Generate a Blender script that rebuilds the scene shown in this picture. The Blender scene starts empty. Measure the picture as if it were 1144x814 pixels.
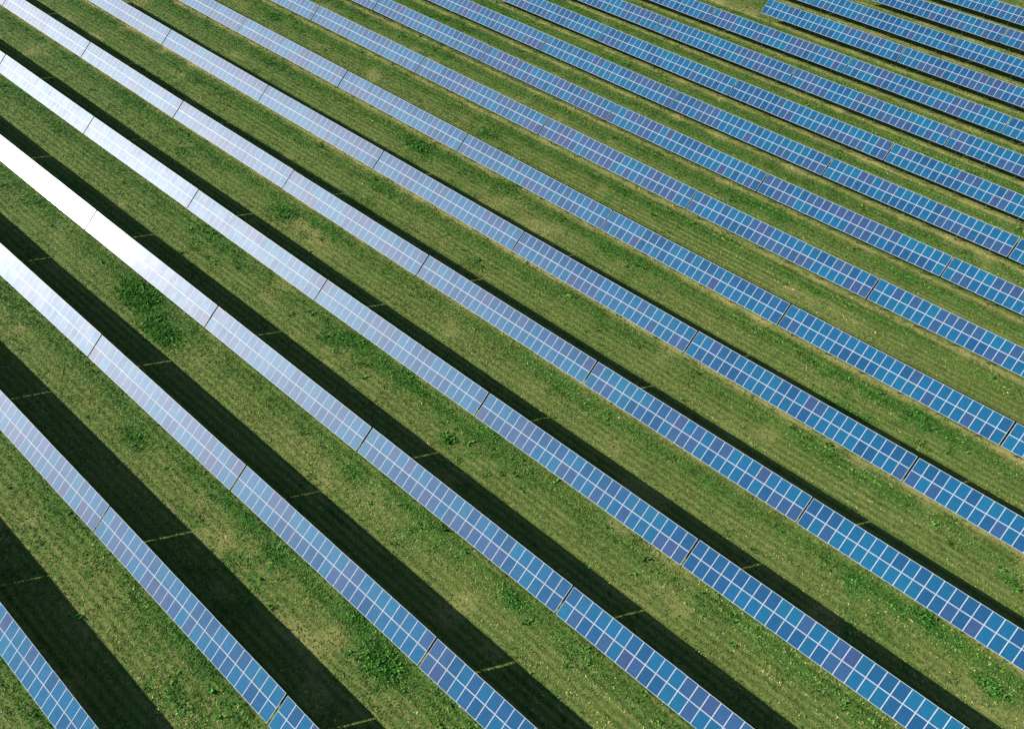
import bpy, math, random
import numpy as np
from mathutils import Vector, Matrix

R = math.radians
scene = bpy.context.scene
col = scene.collection
random.seed(7)
rng = np.random.default_rng(7)

# ------------------------------------------------------------------ camera, sky, sun, exposure
CAM = Vector((-29.2288, -65.1308, 57.5908))
FWD = Vector((-0.33199142, 0.44083579, -0.83393375))
RGT = Vector((0.78441541, 0.62004235, 0.01549005))
UPV = Vector((-0.52390282, 0.64900793, 0.55164713))
FN = 0.5995391                                   # focal length / image width
SUN_AZ, SUN_EL = -2.68638648, 0.38198189

cd = bpy.data.cameras.new('camera')
cam = bpy.data.objects.new('camera', cd)
col.objects.link(cam)
m3 = Matrix((RGT, UPV, -FWD)).transposed()
cam.matrix_world = Matrix.Translation(CAM) @ m3.to_4x4()
cd.sensor_fit = 'HORIZONTAL'
cd.sensor_width = 36.0
cd.lens = 36.0 * FN
cd.clip_start = 0.5
cd.clip_end = 6000
scene.camera = cam

world = bpy.data.worlds.new('World')
scene.world = world
world.use_nodes = True
wn = world.node_tree
sky = wn.nodes.new('ShaderNodeTexSky')
sky.sky_type = 'NISHITA'
sky.sun_disc = False
sky.sun_elevation = SUN_EL
sky.sun_rotation = math.pi / 2 - SUN_AZ
sky.altitude = 200
sky.air_density = 1.0
sky.dust_density = 0.35
sky.ozone_density = 1.5
wn.links.new(sky.outputs[0], wn.nodes['Background'].inputs[0])
wn.nodes['Background'].inputs[1].default_value = 0.042

sl = bpy.data.lights.new('sun', 'SUN')
sl.energy = 4.2
sl.angle = R(0.5)
sl.color = (1.0, 0.93, 0.83)
so = bpy.data.objects.new('sun', sl)
col.objects.link(so)
sdir = Vector((math.cos(SUN_EL) * math.cos(SUN_AZ), math.cos(SUN_EL) * math.sin(SUN_AZ), math.sin(SUN_EL)))
so.rotation_euler = sdir.to_track_quat('Z', 'Y').to_euler()
so.location = sdir * 200

scene.view_settings.view_transform = 'Standard'
scene.view_settings.look = 'None'
scene.view_settings.gamma = 1
scene.view_settings.exposure = 1.25

# ------------------------------------------------------------------ field layout
TILT = 0.51735393                                # slope of the tables
SLOPE_LEN = 2.8956
LOW = 1.287                                      # height of the front edge
MID = LOW + SLOPE_LEN * math.sin(TILT) / 2
TAB = 24.6                                       # table pitch along a row
GAP = 0.19
NCOL = 24
PITCH = (TAB - GAP) / NCOL
DXY = {1: (.11, -.01), 2: (.02, -.04), 3: (-.06, -.04), 4: (-.04, .03), 5: (0, -.01), 6: (-.01, .08), 7: (-.01, -.08),
       8: (.11, -.11), 9: (.1, -.01), 10: (.04, -.01), 11: (-.12, -.06), 12: (-.17, .15), 13: (-.09, -.1),
       14: (-.11, .1), 15: (.08, -.15), 16: (.2, .05)}

def row_origin(i):
    dx, dy = DXY.get(i, (0, 0))
    if i <= 8:
        return (i - 8) * 6.52493795 + dx + 0.0 + (0), (i - 8) * 10.41056284 + dy
    return 5.84043655 + (i - 9) * 5.75039519 + dx, 9.06275739 + (i - 9) * 8.79346982 + dy

def project(p):
    d = Vector(p) - CAM
    z = d.dot(FWD)
    return 572 + FN * 1144 * d.dot(RGT) / z, 407 - FN * 1144 * d.dot(UPV) / z

# ------------------------------------------------------------------ node helpers
def new_mat(name):
    m = bpy.data.materials.new(name)
    m.use_nodes = True
    nt = m.node_tree
    b = nt.nodes['Principled BSDF']
    return m, nt, b

def N(nt, typ, **kw):
    n = nt.nodes.new(typ)
    for k, v in kw.items():
        setattr(n, k, v)
    return n

def mixc(nt, fac, a, b, mode='MIX'):
    n = N(nt, 'ShaderNodeMix', data_type='RGBA', blend_type=mode)
    for sock, v in ((n.inputs[0], fac), (n.inputs[6], a), (n.inputs[7], b)):
        if isinstance(v, bpy.types.NodeSocket):
            nt.links.new(v, sock)
        elif isinstance(v, (int, float)):
            sock.default_value = v
        else:
            sock.default_value = (*v, 1)
    return n.outputs[2]

def noise(nt, vec, scale, detail=4, rough=.55, dist=0.0):
    n = N(nt, 'ShaderNodeTexNoise')
    n.inputs['Scale'].default_value = scale
    n.inputs['Detail'].default_value = detail
    n.inputs['Roughness'].default_value = rough
    n.inputs['Distortion'].default_value = dist
    nt.links.new(vec, n.inputs['Vector'])
    return n.outputs[0]

def ramp(nt, fac, lo, hi, a=0.0, b=1.0):
    n = N(nt, 'ShaderNodeMapRange')
    n.inputs[1].default_value = lo; n.inputs[2].default_value = hi
    n.inputs[3].default_value = a; n.inputs[4].default_value = b
    nt.links.new(fac, n.inputs[0])
    return n.outputs[0]

# ------------------------------------------------------------------ materials
def mat_ground():
    m, nt, b = new_mat('grass_soil')
    geo = N(nt, 'ShaderNodeNewGeometry')
    pos = geo.outputs['Position']
    mp = N(nt, 'ShaderNodeMapping'); mp.inputs['Scale'].default_value = (.05, 1, 1)
    nt.links.new(pos, mp.inputs[0])
    att_d = N(nt, 'ShaderNodeAttribute', attribute_name='dry').outputs['Fac']
    att_l = N(nt, 'ShaderNodeAttribute', attribute_name='lush').outputs['Fac']
    big = ramp(nt, noise(nt, pos, .16, 3), .35, .65)
    mid = ramp(nt, noise(nt, pos, 1.1, 4, .65), .3, .7)
    fine = ramp(nt, noise(nt, pos, 8.0, 4, .75), .28, .72)
    mow = ramp(nt, noise(nt, mp.outputs[0], 3.2, 3, .6), .38, .66)
    c = mixc(nt, mid, GREEN_A, GREEN_B)
    c = mixc(nt, ramp(nt, mow, 0, 1, 0, .9), c, OLIVE)
    c = mixc(nt, ramp(nt, big, 0, 1, 0, .35), c, OLIVE)
    sep = N(nt, 'ShaderNodeSeparateXYZ'); nt.links.new(pos, sep.inputs[0])
    c = mixc(nt, ramp(nt, sep.outputs[0], -70, -150, 0, .55), c, LUSH)      # the sward is richer at the far end of the field
    c = mixc(nt, ramp(nt, fine, .55, 1, 0, .4), c, STRAW)
    wv = N(nt, 'ShaderNodeTexWave', wave_type='BANDS', bands_direction='Y', wave_profile='SIN')
    wv.inputs['Scale'].default_value = .42; wv.inputs['Distortion'].default_value = 1.6
    wv.inputs['Detail'].default_value = 2; wv.inputs['Detail Scale'].default_value = 1.5
    nt.links.new(mp.outputs[0], wv.inputs['Vector'])
    c = mixc(nt, ramp(nt, wv.outputs['Fac'], .45, .95, 0, .26), c, STRAW)
    c = mixc(nt, ramp(nt, wv.outputs['Fac'], .0, .45, .65, 0), c, GREEN_A)
    c = mixc(nt, att_d, c, DRY)
    c = mixc(nt, att_l, c, LUSH)
    dk = mixc(nt, ramp(nt, fine, 0, .35, .2, 0), c, DARK)
    nt.links.new(dk, b.inputs['Base Color'])
    b.inputs['Roughness'].default_value = .95
    b.inputs['Specular IOR Level'].default_value = .1
    bp = N(nt, 'ShaderNodeBump'); bp.inputs['Distance'].default_value = .05; bp.inputs['Strength'].default_value = .6
    nt.links.new(fine, bp.inputs['Height'])
    nt.links.new(bp.outputs[0], b.inputs['Normal'])
    return m

GREEN_A = (.056, .128, .022)
GREEN_B = (.100, .188, .034)
OLIVE = (.138, .185, .044)
STRAW = (.33, .30, .12)
DRY = (.36, .33, .12)
LUSH = (.048, .150, .022)
DARK = (.045, .060, .024)

def mat_blades(name, rough=.7, trans=.25):
    m, nt, b = new_mat(name)
    a = N(nt, 'ShaderNodeAttribute', attribute_name='tint')
    nt.links.new(a.outputs['Color'], b.inputs['Base Color'])
    b.inputs['Roughness'].default_value = rough
    b.inputs['Specular IOR Level'].default_value = .08
    tr = N(nt, 'ShaderNodeBsdfTranslucent')
    nt.links.new(a.outputs['Color'], tr.inputs[0])
    mx = N(nt, 'ShaderNodeMixShader'); mx.inputs[0].default_value = trans
    nt.links.new(b.outputs[0], mx.inputs[1]); nt.links.new(tr.outputs[0], mx.inputs[2])
    nt.links.new(mx.outputs[0], nt.nodes['Material Output'].inputs[0])
    return m

def mat_cells():
    """blue polycrystalline cells under textured glass; the tint of each module is its object colour"""
    m, nt, b = new_mat('blue_solar_cells')
    oi = N(nt, 'ShaderNodeObjectInfo')
    tc = N(nt, 'ShaderNodeTexCoord')
    vor = N(nt, 'ShaderNodeTexVoronoi'); vor.inputs['Scale'].default_value = 9
    nt.links.new(tc.outputs['Object'], vor.inputs['Vector'])
    va = ramp(nt, vor.outputs['Color'], 0, 1, .85, 1.15)
    c = mixc(nt, 1.0, oi.outputs['Color'], (1, 1, 1), 'MULTIPLY')
    hsv = N(nt, 'ShaderNodeHueSaturation'); nt.links.new(c, hsv.inputs['Color']); nt.links.new(va, hsv.inputs['Value'])
    # thin pale seams between the cells, 6 x 9 of them
    sx = N(nt, 'ShaderNodeSeparateXYZ'); nt.links.new(tc.outputs['Object'], sx.inputs[0])
    def seam(o, period, w):
        a = N(nt, 'ShaderNodeMath', operation='MULTIPLY'); a.inputs[1].default_value = 1 / period; nt.links.new(o, a.inputs[0])
        f = N(nt, 'ShaderNodeMath', operation='FRACT'); nt.links.new(a.outputs[0], f.inputs[0])
        g = N(nt, 'ShaderNodeMath', operation='LESS_THAN'); g.inputs[1].default_value = w / period; nt.links.new(f.outputs[0], g.inputs[0])
        return g.outputs[0]
    s1 = seam(sx.outputs[0], .151, .008); s2 = seam(sx.outputs[1], .151, .008)
    mxm = N(nt, 'ShaderNodeMath', operation='MAXIMUM'); nt.links.new(s1, mxm.inputs[0]); nt.links.new(s2, mxm.inputs[1])
    k = N(nt, 'ShaderNodeMath', operation='MULTIPLY'); k.inputs[1].default_value = .35; nt.links.new(mxm.outputs[0], k.inputs[0])
    cc = mixc(nt, k.outputs[0], hsv.outputs[0], (.35, .42, .5))
    # soft satin reflection of the textured solar glass over the blue cells, and a faint sharper one from its surface
    df = N(nt, 'ShaderNodeBsdfDiffuse'); nt.links.new(cc, df.inputs[0])
    dirt = ramp(nt, noise(nt, N(nt, 'ShaderNodeNewGeometry').outputs['Position'], .7, 3), .3, .7, -.02, .02)
    ra = N(nt, 'ShaderNodeMath', operation='ADD'); ra.inputs[0].default_value = SATIN; nt.links.new(dirt, ra.inputs[1])
    g1 = N(nt, 'ShaderNodeBsdfAnisotropic', distribution='BECKMANN'); g1.inputs['Color'].default_value = (.93, .95, 1, 1)
    nt.links.new(ra.outputs[0], g1.inputs['Roughness'])
    m1 = N(nt, 'ShaderNodeMixShader'); m1.inputs[0].default_value = SATIN_W      # anti-reflective glass: hardly any rise at grazing angles
    nt.links.new(df.outputs[0], m1.inputs[1]); nt.links.new(g1.outputs[0], m1.inputs[2])
    g2 = N(nt, 'ShaderNodeBsdfAnisotropic', distribution='GGX'); g2.inputs['Color'].default_value = (1, 1, 1, 1)
    g2.inputs['Roughness'].default_value = .16
    m2 = N(nt, 'ShaderNodeMixShader'); m2.inputs[0].default_value = .007
    nt.links.new(m1.outputs[0], m2.inputs[1]); nt.links.new(g2.outputs[0], m2.inputs[2])
    nt.links.new(m2.outputs[0], nt.nodes['Material Output'].inputs[0])
    return m
SATIN = .53
SATIN_W = .043

def mat_plain(name, colr, rough, metal=0.0, spec=.5):
    m, nt, b = new_mat(name)
    geo = N(nt, 'ShaderNodeNewGeometry')
    f = ramp(nt, noise(nt, geo.outputs['Position'], 3, 3), .3, .7, .88, 1.08)
    h = N(nt, 'ShaderNodeHueSaturation'); h.inputs['Color'].default_value = (*colr, 1); nt.links.new(f, h.inputs['Value'])
    nt.links.new(h.outputs[0], b.inputs['Base Color'])
    b.inputs['Roughness'].default_value = rough
    b.inputs['Metallic'].default_value = metal
    b.inputs['Specular IOR Level'].default_value = spec
    return m

M_GROUND = mat_ground()
M_CELL = mat_cells()
M_FRAME = mat_plain('white_silver_frame', (.52, .56, .62), .54, 0.0, .45)
M_BACK = mat_plain('white_backsheet', (.6, .6, .6), .7)
M_STEEL = mat_plain('galvanised_steel', (.30, .31, .32), .5, .6)

# ------------------------------------------------------------------ vegetation fields (where the plants themselves differ)
ROWS_Y = np.array([row_origin(i)[1] for i in range(-3, 22)])

# x, y, reach along the row, reach across it, strength
WEEDS = [(-93.2, -55.1, 3, 1.4, 1.1), (-86.9, -56.5, 3, 1.2, 1), (-91.1, -34.8, 2, 1.2, 0.7), (-86.5, -13.6, 2.6, 1.2, 0.7), (-80.7, -4.8, 2.2, 1, 0.6), (-130.9, -3.5, 2.4, 1, 0.5), (-70.4, -45.1, 1.6, 0.9, 0.6), (-42.1, -65.4, 2.2, 1.3, 0.9), (-46.1, -64.2, 1.6, 0.8, 0.5), (-76.8, -66.3, 2, 1, 0.6), (-0.4, -34.9, 1.4, 0.8, 0.7), (-6.5, -32.7, 0.9, 0.6, 0.9), (-51.6, -46.2, 0.8, 0.6, 0.9), (-56.3, -55.0, 1.2, 0.8, 0.5), (-36.2, -54.5, 1.3, 0.7, 0.7), (-70.8, -11.5, 2, 1, 0.5), (-95.3, -41.1, 1.5, 0.9, 0.4), (-59.8, -43.6, 1.6, 0.9, 0.6), (-68.6, -43.3, 1.4, 0.8, 0.5), (-20.9, -16.6, 2.2, 1, 0.5), (-13.6, -12.2, 1.5, 0.8, 0.5), (-53.3, -77.9, 1.6, 0.9, 0.5), (-53.3, -74.0, 1.8, 0.9, 0.5), (-53.8, -13.5, 1.6, 0.8, 0.4), (-65.2, -25.8, 1.5, 0.8, 0.4), (-1.4, -24.6, 1.2, 0.7, 0.5), (-111.7, -35.7, 2, 1, 0.4), (-49.0, -42.7, 1.3, 0.8, 0.4)]
DRY_SPOTS = [(-84.6, -34.9, 5, 1.8, 0.7), (-87.2, -34.5, 2.5, 1, 0.5), (-27.4, -4.4, 6, 1.8, 0.5), (-40.7, 16.4, 5, 1, 0.4), (-56.3, -13.9, 4, 1.2, 0.5), (-61.7, -56.2, 3.5, 1.3, 0.4), (-0.9, -36.4, 3, 1.2, 0.5), (-66.4, -75.4, 4, 1, 0.4), (-38.2, -29.1, 4, 1.2, 0.35), (-91.2, -7.8, 3, 1, 0.3), (-128.8, -23.5, 3, 1, 0.4), (-52.6, -55.6, 3, 1.2, 0.4), (-26.7, -47.8, 3, 1, 0.3), (-46.1, -34.8, 3, 1.2, 0.4), (-124.0, -48.4, 4, 1.5, 0.3), (-12.9, -1.9, 4, 1.2, 0.4), (-67.7, 53.7, 6, 2, 0.5), (-109.0, -54.4, 4, 1.5, 0.3)]

def vnoise(x, y, s, seed):
    """cheap smooth value noise"""
    r = np.random.default_rng(seed)
    g = r.random((128, 128))
    u = x / s + 40.3; v = y / s + 17.7
    i = np.floor(u).astype(int); j = np.floor(v).astype(int)
    fu = u - i; fv = v - j
    fu = fu * fu * (3 - 2 * fu); fv = fv * fv * (3 - 2 * fv)
    i %= 128; j %= 128; i1 = (i + 1) % 128; j1 = (j + 1) % 128
    return (g[i, j] * (1 - fu) + g[i1, j] * fu) * (1 - fv) + (g[i, j1] * (1 - fu) + g[i1, j1] * fu) * fv

def ground_z(x, y):
    inner = (x > -212) & (x < 42) & (y > -112) & (y < 122)
    return np.where(inner, (vnoise(x, y, 1.6, 11) - .5) * .04 + (vnoise(x, y, 14, 12) - .5) * .10, 0)

def lush_dry(x, y):
    d = np.full(x.shape, 99.0)
    far = np.zeros(x.shape)
    for k, ry in enumerate(ROWS_Y):
        t = y - ry
        sel = np.abs(t) < np.abs(d)
        d = np.where(sel, t, d)
        far = np.where(sel, float(k - 3), far)
    n1 = vnoise(x, y, 2.3, 1); n2 = vnoise(x, y, .8, 2); n3 = vnoise(x, y, 9, 3); n4 = vnoise(x, y, 4, 4)
    e = d + (n1 - .5) * .9 + (n2 - .5) * .5
    # the wetter strip below the drip edge, and the dusty strip under the table front
    lush = np.exp(-((e + 2.1) / 1.05) ** 2) * (.35 + .45 * n3)
    dry = np.exp(-((d + (n2 - .5) * .25 + .62) / .32) ** 2) * (.6 + .5 * n1) * np.clip((far - 3) / 3, .1, 1)
    dry += np.clip(n4 * n1 * 2.0 - .95, 0, .35)
    lush += np.clip(n3 * n2 * 2.2 - 1.0, 0, .5)
    for (sx, sy, ra, rb, s) in WEEDS:
        g = np.exp(-(((x - sx) / ra) ** 2 + ((y - sy) / rb) ** 2))
        lush += s * np.clip(g * (0.6 + n2), 0, 1); dry *= 1 - np.clip(g, 0, 1) * .8
    for (sx, sy, ra, rb, s) in DRY_SPOTS:
        g = np.exp(-(((x - sx) / ra) ** 2 + ((y - sy) / rb) ** 2))
        dry += .65 * s * g * (.3 + n1)
    # the middle of each aisle, driven and mown most, is yellower
    worn = np.exp(-((np.where(e > 0, e - 10.0, e) + 5.0) / 1.7) ** 2) * (.35 + .6 * n1)
    return np.clip(lush, 0, 1), np.clip(dry + .09 * worn, 0, 1), d

# ------------------------------------------------------------------ ground: one sheet out to the horizon
def build_ground():
    xs = np.concatenate([[-3000, -1500, -700, -400, -280], np.arange(-210, 40.1, .5), [60, 100, 200, 400, 900, 2000, 3000]])
    ys = np.concatenate([[-3000, -1500, -700, -300, -160], np.arange(-110, 120.1, .3), [135, 170, 250, 400, 900, 2000, 3000]])
    X, Y = np.meshgrid(xs, ys, indexing='ij')
    n, k = X.shape
    Z = ground_z(X, Y)
    co = np.stack([X, Y, Z], -1).reshape(-1, 3).astype(np.float32)
    idx = np.arange(n * k).reshape(n, k)
    q = np.stack([idx[:-1, :-1], idx[1:, :-1], idx[1:, 1:], idx[:-1, 1:]], -1).reshape(-1, 4)
    me = bpy.data.meshes.new('ground')
    me.vertices.add(len(co)); me.vertices.foreach_set('co', co.ravel())
    me.loops.add(q.size); me.loops.foreach_set('vertex_index', q.ravel().astype(np.int32))
    me.polygons.add(len(q)); me.polygons.foreach_set('loop_start', (np.arange(len(q)) * 4).astype(np.int32))
    me.update(calc_edges=True)
    me.polygons.foreach_set('use_smooth', np.ones(len(q), bool))
    lu, dr, _ = lush_dry(X.ravel(), Y.ravel())
    for nm, v in (('lush', lu), ('dry', dr)):
        a = me.attributes.new(nm, 'FLOAT', 'POINT'); a.data.foreach_set('value', v.astype(np.float32))
    me.materials.append(M_GROUND)
    o = bpy.data.objects.new('ground', me); col.objects.link(o)
    o['kind'] = 'structure'
    return o

build_ground()

# ------------------------------------------------------------------ solar tables
def box_into(vs, fs, ms, x0, x1, y0, y1, z0, z1, mi, skip=()):
    b = len(vs)
    vs += [(x0, y0, z0), (x1, y0, z0), (x1, y1, z0), (x0, y1, z0), (x0, y0, z1), (x1, y0, z1), (x1, y1, z1), (x0, y1, z1)]
    F = [(0, 3, 2, 1), (4, 5, 6, 7), (0, 1, 5, 4), (1, 2, 6, 5), (2, 3, 7, 6), (3, 0, 4, 7)]
    for k, f in enumerate(F):
        if k in skip: continue
        fs.append(tuple(b + q for q in f)); ms.append(mi)

def mesh_from(name, vs, fs, ms, mats):
    me = bpy.data.meshes.new(name)
    me.from_pydata(vs, [], fs)
    for m in mats: me.materials.append(m)
    me.polygons.foreach_set('material_index', ms)
    me.update()
    return me

MOD_W = PITCH - .014
MOD_L = SLOPE_LEN / 2 - .016
def module_mesh():
    vs, fs, ms = [], [], []
    w, l, t, f = MOD_W / 2, MOD_L / 2, .04, .022
    box_into(vs, fs, ms, -w, w, -l, -l + f, -t, 0, 0)
    box_into(vs, fs, ms, -w, w, l - f, l, -t, 0, 0)
    box_into(vs, fs, ms, -w, -w + f, -l + f, l - f, -t, 0, 0)
    box_into(vs, fs, ms, w - f, w, -l + f, l - f, -t, 0, 0)
    box_into(vs, fs, ms, -w + f, w - f, -l + f, l - f, -.014, -.008, 2)      # laminate with its white margin
    g = f + .011
    b = len(vs)
    vs += [(-w + g, -l + g, -.004), (w - g, -l + g, -.004), (w - g, l - g, -.004), (-w + g, l - g, -.004)]
    fs.append((b, b + 1, b + 2, b + 3)); ms.append(1)
    # junction box at the back
    box_into(vs, fs, ms, -.07, .07, l - .28, l - .16, -.035, -.0141, 2)
    return mesh_from('solar_module', vs, fs, ms, [M_FRAME, M_CELL, M_BACK])
ME_MOD = module_mesh()

def one_box(name, x, y, z, m, bevel=0):
    vs, fs, ms = [], [], []
    box_into(vs, fs, ms, -x / 2, x / 2, -y / 2, y / 2, 0, z, 0)
    return mesh_from(name, vs, fs, ms, [m])
def c_profile(name, length):
    vs, fs, ms = [], [], []
    L2 = length / 2
    box_into(vs, fs, ms, -L2, L2, -.03, .03, -.004, 0, 0)
    box_into(vs, fs, ms, -L2, L2, -.03, -.026, -.10, -.0041, 0)
    box_into(vs, fs, ms, -L2, L2, -.0259, .03, -.10, -.096, 0)
    return mesh_from(name, vs, fs, ms, [M_STEEL])
ME_PURLIN = c_profile('purlin', TAB - GAP)
ME_RAFTER = one_box('rafter', .06, SLOPE_LEN - .35, -.10, M_STEEL)
def post_mesh(h):
    vs, fs, ms = [], [], []
    box_into(vs, fs, ms, -.045, .045, -.004, .004, -.35, h, 0)
    box_into(vs, fs, ms, -.05, -.045, -.05, .05, -.35, h, 0)
    box_into(vs, fs, ms, .045, .05, -.05, .05, -.35, h, 0)
    return mesh_from('post', vs, fs, ms, [M_STEEL])
def height_at(y):   # underside of the rafters above ground at table-local y
    return MID + math.tan(TILT) * y - .24 / math.cos(TILT)
ME_POST_F = post_mesh(height_at(-.4) + .02)
ME_POST_R = post_mesh(height_at(.72) + .02)
ME_BRACE = None

ca, sa = math.cos(TILT), math.sin(TILT)
def slope_mat(x, v, up=0.0, roll=0.0):
    """matrix of a part at slope position v (along the table slope), lifted 'up' off its plane"""
    return Matrix.Translation((x, v * ca - up * sa, MID + v * sa + up * ca)) @ Matrix.Rotation(TILT, 4, 'X') @ Matrix.Rotation(roll, 4, 'Y')

def put(name, me, parent, mw):
    o = bpy.data.objects.new(name, me)
    col.objects.link(o)
    o.parent = parent
    o.matrix_basis = mw
    return o

PURPLE = np.array((.034, .058, .170)); BLUE = np.array((.000, .098, .225)); DEEP = np.array((.002, .072, .190)); TEAL = np.array((.000, .110, .232))
def tint(rr, bias, k=None):
    if k is None: k = rr.random()
    if k < .12 + bias: c = PURPLE * .55 + BLUE * .45 if rr.random() < .8 else PURPLE * .8 + BLUE * .2
    elif k < .42 + bias * .5: c = DEEP
    elif k < .88: c = BLUE
    else: c = TEAL
    c = c * rr.uniform(.93, 1.07)
    return (float(c[0]), float(c[1]), float(c[2]), 1.0)

def build_table(i, j, ordn, total_in_row, rowlab, gl):
    ox, oy = row_origin(i)
    xc = ox + (j + .5) * TAB
    e = bpy.data.objects.new('solar_table', None)
    e.empty_display_size = .5
    # the tables follow the lie of the land, each a little out of line with the next
    za, zb = [float(vnoise(np.array([ox + (j + u) * TAB]), np.array([oy]), 38.0, 77)[0] - .5) * .34 for u in (0, 1)]
    rj = random.Random(i * 977 + j * 31)
    e.location = (xc + rj.uniform(-.02, .02), oy + rj.uniform(-.03, .03), (za + zb) / 2 + rj.uniform(-.02, .02))
    e.rotation_euler = (rj.uniform(-.003, .003), -math.atan2(zb - za, TAB), rj.uniform(-.0008, .0008))
    col.objects.link(e)
    rr = random.Random(i * 131 + j * 17 + 5)
    bias_u = rr.choice([-.08, 0, 0, .08, .25]); bias_l = rr.choice([-.08, 0, .05, .12, .25])
    last = {-1: rr.random(), 1: rr.random()}
    if i >= 8: bias_u += .13; bias_l += .13
    for c in range(NCOL):
        x = -(TAB - GAP) / 2 + PITCH * (c + .5)
        for side in (-1, 1):
            o = put('solar_module', ME_MOD, e, slope_mat(x, side * SLOPE_LEN / 4 + rr.uniform(-.006, .006), rr.uniform(-.004, .004), 0)
                    @ Matrix.Rotation(rr.gauss(0, .0022), 4, 'X') @ Matrix.Rotation(rr.gauss(0, .0022), 4, 'Y'))
            if rr.random() > .42: last[side] = rr.random()          # modules came in batches: neighbours often match
            o.color = tint(rr, bias_u if side > 0 else bias_l, last[side])
    for v in (-1.12, -.4, 0, .4, 1.12):  # middle one is added only to block light leaking between the module rows
        put('purlin', ME_PURLIN, e, slope_mat(0, v, -.046))
    for k in range(6):
        x = -10.4 + k * 4.16
        put('rafter', ME_RAFTER, e, slope_mat(x, 0, -.148))
        put('post', ME_POST_F, e, Matrix.Translation((x, -.4, 0)))
        put('post', ME_POST_R, e, Matrix.Translation((x, .72, 0)))
    return e, rr

ORD = ['first', 'second', 'third', 'fourth', 'fifth', 'sixth', 'seventh', 'eighth', 'ninth', 'tenth', 'eleventh', 'twelfth',
       'thirteenth', 'fourteenth', 'fifteenth', 'sixteenth', 'seventeenth', 'eighteenth']

def seen(i, j, margin=4, shadow=True):
    """does the table show in the frame"""
    ox, oy = row_origin(i)
    for a in np.linspace(.0, 1.0, 49):
        for v in (-1, -.5, 0, .5, 1):
            px, py = project((ox + (j + a) * TAB, oy + v * SLOPE_LEN / 2 * ca, MID + v * SLOPE_LEN / 2 * sa))
            if -margin < px < 1144 + margin and -margin < py < 814 + margin: return True
        # or does its shadow on the grass
        if not shadow: continue
        for v, hh in ((1, LOW + SLOPE_LEN * sa), (0, MID)):
            k = hh / math.tan(SUN_EL)
            px, py = project((ox + (j + a) * TAB - k * math.cos(SUN_AZ), oy + v * SLOPE_LEN / 2 * ca - k * math.sin(SUN_AZ), 0))
            if -margin < px < 1144 + margin and -margin < py < 814 + margin and v == 1: return True
    return False

plan = {}
for i in range(0, 18):
    js = [j for j in range(-9, 3) if seen(i, j) and not (i == 14 and j < -4)]
    if i > 3: js = [j for j in js if seen(i, j, 1, False)]
    if js: plan[i] = js
print('rows', {k: len(v) for k, v in plan.items()}, 'tables', sum(len(v) for v in plan.values()))

GL = (50, 212)
for i, js in plan.items():
    shown = [j for j in js if seen(i, j, 1, False)]
    for j in js:
        ox, oy = row_origin(i)
        px, py = project((ox + (j + .5) * TAB, oy, MID))
        px = min(max(px, 0), 1144); py = min(max(py, 0), 814)
        dist = math.hypot(px - GL[0], py - GL[1])
        tone = 'glaring white' if dist < 110 and i == 3 else 'pale silver' if dist < 330 else 'light blue' if dist < 600 else 'deep blue'
        e, rr = build_table(i, j, None, None, None, None)
        rowtxt = ORD[i] + ' row from bottom left corner'
        if j not in shown:
            lab = 'solar table cut off by the left edge, only its shadow showing, ' + ORD[i] + ' row up'
        elif i == 17: lab = 'deep blue solar table alone in the last row at the top right corner'
        elif i == 0: lab = 'light blue solar table, lowest of all, alone in the bottom left corner'
        elif (i, j) == (14, -4): lab = 'deep blue solar table whose open end stands beside bare grass at the top'
        else:
            n = shown.index(j)
            where = 'leftmost' if n == 0 else 'rightmost' if n == len(shown) - 1 else ORD[n] + ' from left'
            lab = tone + ' solar table, ' + where + ' in ' + rowtxt
        assert 4 <= len(lab.split()) <= 16, lab
        e['label'] = lab
        e['category'] = 'solar table'
        e['group'] = 'solar tables standing in slanted rows on the grass'

# ------------------------------------------------------------------ grass and weeds
def visible_mask(x, y, m=12):
    dx = x - CAM.x; dy = y - CAM.y; dz = -CAM.z
    z = dx * FWD.x + dy * FWD.y + dz * FWD.z
    u = 572 + FN * 1144 * (dx * RGT.x + dy * RGT.y + dz * RGT.z) / z
    v = 407 - FN * 1144 * (dx * UPV.x + dy * UPV.y + dz * UPV.z) / z
    return (z > 0) & (u > -m) & (u < 1144 + m) & (v > -m) & (v < 814 + m), z

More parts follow.
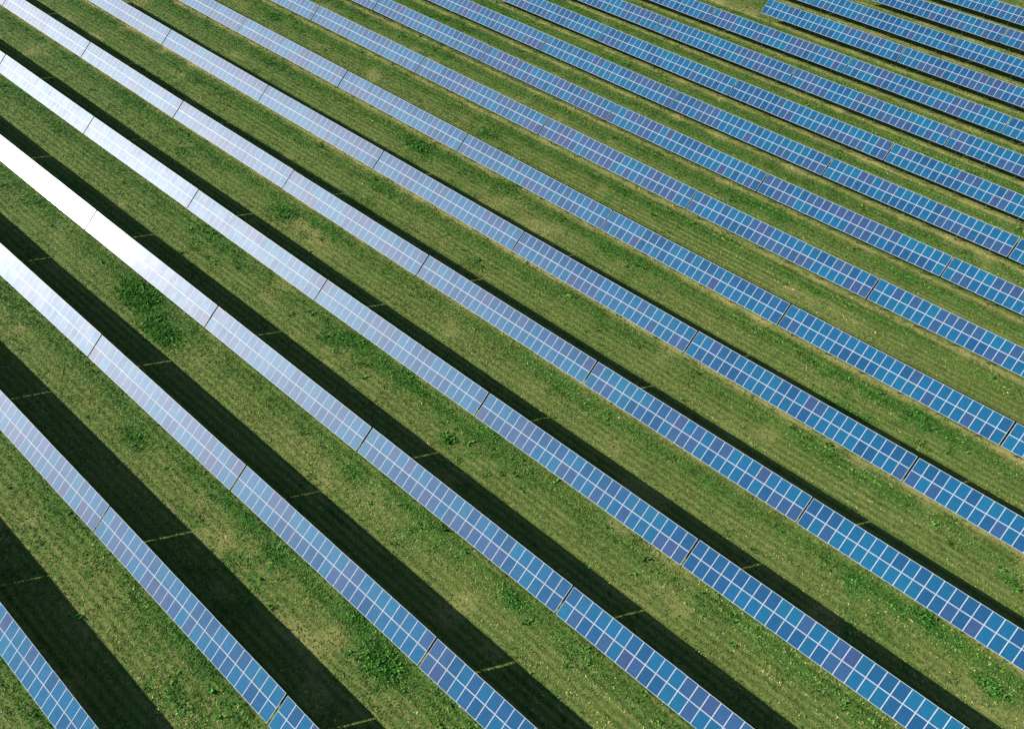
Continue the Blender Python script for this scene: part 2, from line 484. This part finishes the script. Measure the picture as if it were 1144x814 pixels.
def blades_mesh(name, x, y, h, w, lean, tintc, mat, nb):
    """nb triangular blades per tuft, fanned round its centre"""
    n = len(x)
    V = np.empty((n, nb, 3, 3), np.float32)
    gz = ground_z(x, y)
    for k in range(nb):
        a = rng.uniform(0, 2 * np.pi, n)
        b = a + np.pi / 2 + rng.normal(0, .3, n)
        ww = w * rng.uniform(.6, 1.2, n); hh = h * rng.uniform(.6, 1.2, n); ll = lean * rng.uniform(.3, 1.2, n)
        ox = rng.normal(0, .35, n) * w; oy = rng.normal(0, .35, n) * w
        V[:, k, 0] = np.stack([x + ox + np.cos(a) * ww / 2, y + oy + np.sin(a) * ww / 2, gz - .01], 1)
        V[:, k, 1] = np.stack([x + ox - np.cos(a) * ww / 2, y + oy - np.sin(a) * ww / 2, gz - .01], 1)
        V[:, k, 2] = np.stack([x + ox + np.cos(b) * ll, y + oy + np.sin(b) * ll, gz + hh], 1)
    co = V.reshape(-1, 3)
    nf = n * nb
    me = bpy.data.meshes.new(name)
    me.vertices.add(nf * 3); me.vertices.foreach_set('co', co.ravel())
    me.loops.add(nf * 3); me.loops.foreach_set('vertex_index', np.arange(nf * 3, dtype=np.int32))
    me.polygons.add(nf); me.polygons.foreach_set('loop_start', (np.arange(nf) * 3).astype(np.int32))
    me.update(calc_edges=True)
    c = np.ones((n, nb * 3, 4), np.float32); c[:, :, :3] = tintc[:, None, :]
    a = me.attributes.new('tint', 'FLOAT_COLOR', 'POINT'); a.data.foreach_set('color', c.ravel())
    me.materials.append(mat)
    o = bpy.data.objects.new(name, me); col.objects.link(o)
    return o

def mow_lines(x, y):
    """cut lines of the mower, running along the rows, clear in some places and lost in others"""
    ph = y + (vnoise(x * .05, y, 3.0, 41) - .5) * .9
    ln = .5 + .5 * np.sin(ph * 2 * np.pi / .74) * (.6 + .4 * np.sin(ph * 2 * np.pi / 2.3))
    k = np.clip((vnoise(x, y, 13, 42) - .32) * 3, .15, 1)
    return .5 + (ln - .5) * k

def scatter(n):
    x = rng.uniform(-175, 10, n); y = rng.uniform(-92, 95, n)
    ok, z = visible_mask(x, y)
    return x[ok], y[ok]

def build_grass():
    x, y = scatter(GRASS_N)
    lu, dr, d = lush_dry(x, y)
    n1 = vnoise(x, y, 1.4, 21); n2 = vnoise(x, y, .5, 22)
    line = mow_lines(x, y)
    mow = mow_all = .55 * line + .45 * (vnoise(x * .03, y, .36, 23) * .6 + vnoise(x * .03, y, 1.0, 24) * .4)
    keep = rng.random(len(x)) < (.5 + .2 * n2 + .4 * np.clip((mow_all - .5) * 3 + .5, 0, 1) + lu * .2 - dr * .3)
    x, y, lu, dr, n1, n2, mow = [q[keep] for q in (x, y, lu, dr, n1, n2, mow)]
    n = len(x)
    h = (.036 + .025 * n1 ** 2 + .03 * lu) * rng.uniform(.7, 1.4, n)
    w = (.12 + .03 * lu) * rng.uniform(.7, 1.4, n)
    A = np.array(GREEN_B); O = np.array(OLIVE); S = np.array(STRAW); Lh = np.array(LUSH) * 1.35
    f = np.clip((mow - .5) * 4 + .5 + rng.normal(0, .25, n), 0, 1)[:, None]
    c = A * .8 * (1 - f) + O * 1.12 * f
    wst = (np.clip((-70 - x) / 80, 0, 1) * .55)[:, None]
    c = c * (1 - wst) + Lh * wst
    s = (rng.random(n) < .07 + .35 * dr + .16 * (mow > .62))[:, None]
    c = np.where(s, S, c)
    c = c * (1 - lu[:, None] * .8) + Lh * lu[:, None] * .8
    c = c * (np.clip(rng.lognormal(0, .40, n), .42, 2.2) * (.56 + .98 * np.clip((mow - .5) * 2.1 + .5, 0, 1)))[:, None]
    c[:, 0] *= rng.uniform(.75, 1.25, n)
    c[:, 2] *= rng.uniform(.7, 1.5, n)
    o = blades_mesh('grass', x, y, h, w, h * 2.0, c, mat_blades('grass_blades'), 3)
    o['kind'] = 'stuff'; o['label'] = 'mown green and straw coloured grass between the rows'; o['category'] = 'grass'
    print('tufts', n)

def build_weeds():
    xs, ys, hs = [], [], []
    for (sx, sy, ra, rb, s) in WEEDS:
        n = int(ra * rb * 75 * s)
        a = rng.normal(0, .72, (n, 2))
        xs.append(sx + a[:, 0] * ra); ys.append(sy + a[:, 1] * rb)
        hs.append(np.clip(.28 * s * np.exp(-(a ** 2).sum(1) * .5), .08, .3) * rng.uniform(.6, 1.2, n))
    # stray taller weeds anywhere, mostly along the drip edge
    x, y = scatter(26000)
    lu, dr, d = lush_dry(x, y)
    k = rng.random(len(x)) < (.05 + .5 * lu) * (vnoise(x, y, 6, 31) > .45)
    xs.append(x[k]); ys.append(y[k]); hs.append(rng.uniform(.12, .26, k.sum()))
    x = np.concatenate(xs); y = np.concatenate(ys); h = np.concatenate(hs)
    n = len(x)
    c = np.array((.085, .270, .045)) * rng.uniform(.55, 1.45, n)[:, None]
    c[:, 0] *= rng.uniform(.8, 1.5, n)
    o = blades_mesh('weeds', x, y, h, h * 1.1 + .05, h * 1.5, c, mat_blades('weed_leaves', .85, .35), 6)
    o['kind'] = 'stuff'; o['label'] = 'leafy bright green weeds growing in patches'; o['category'] = 'weeds'

GRASS_N = 1500000
build_grass()
build_weeds()
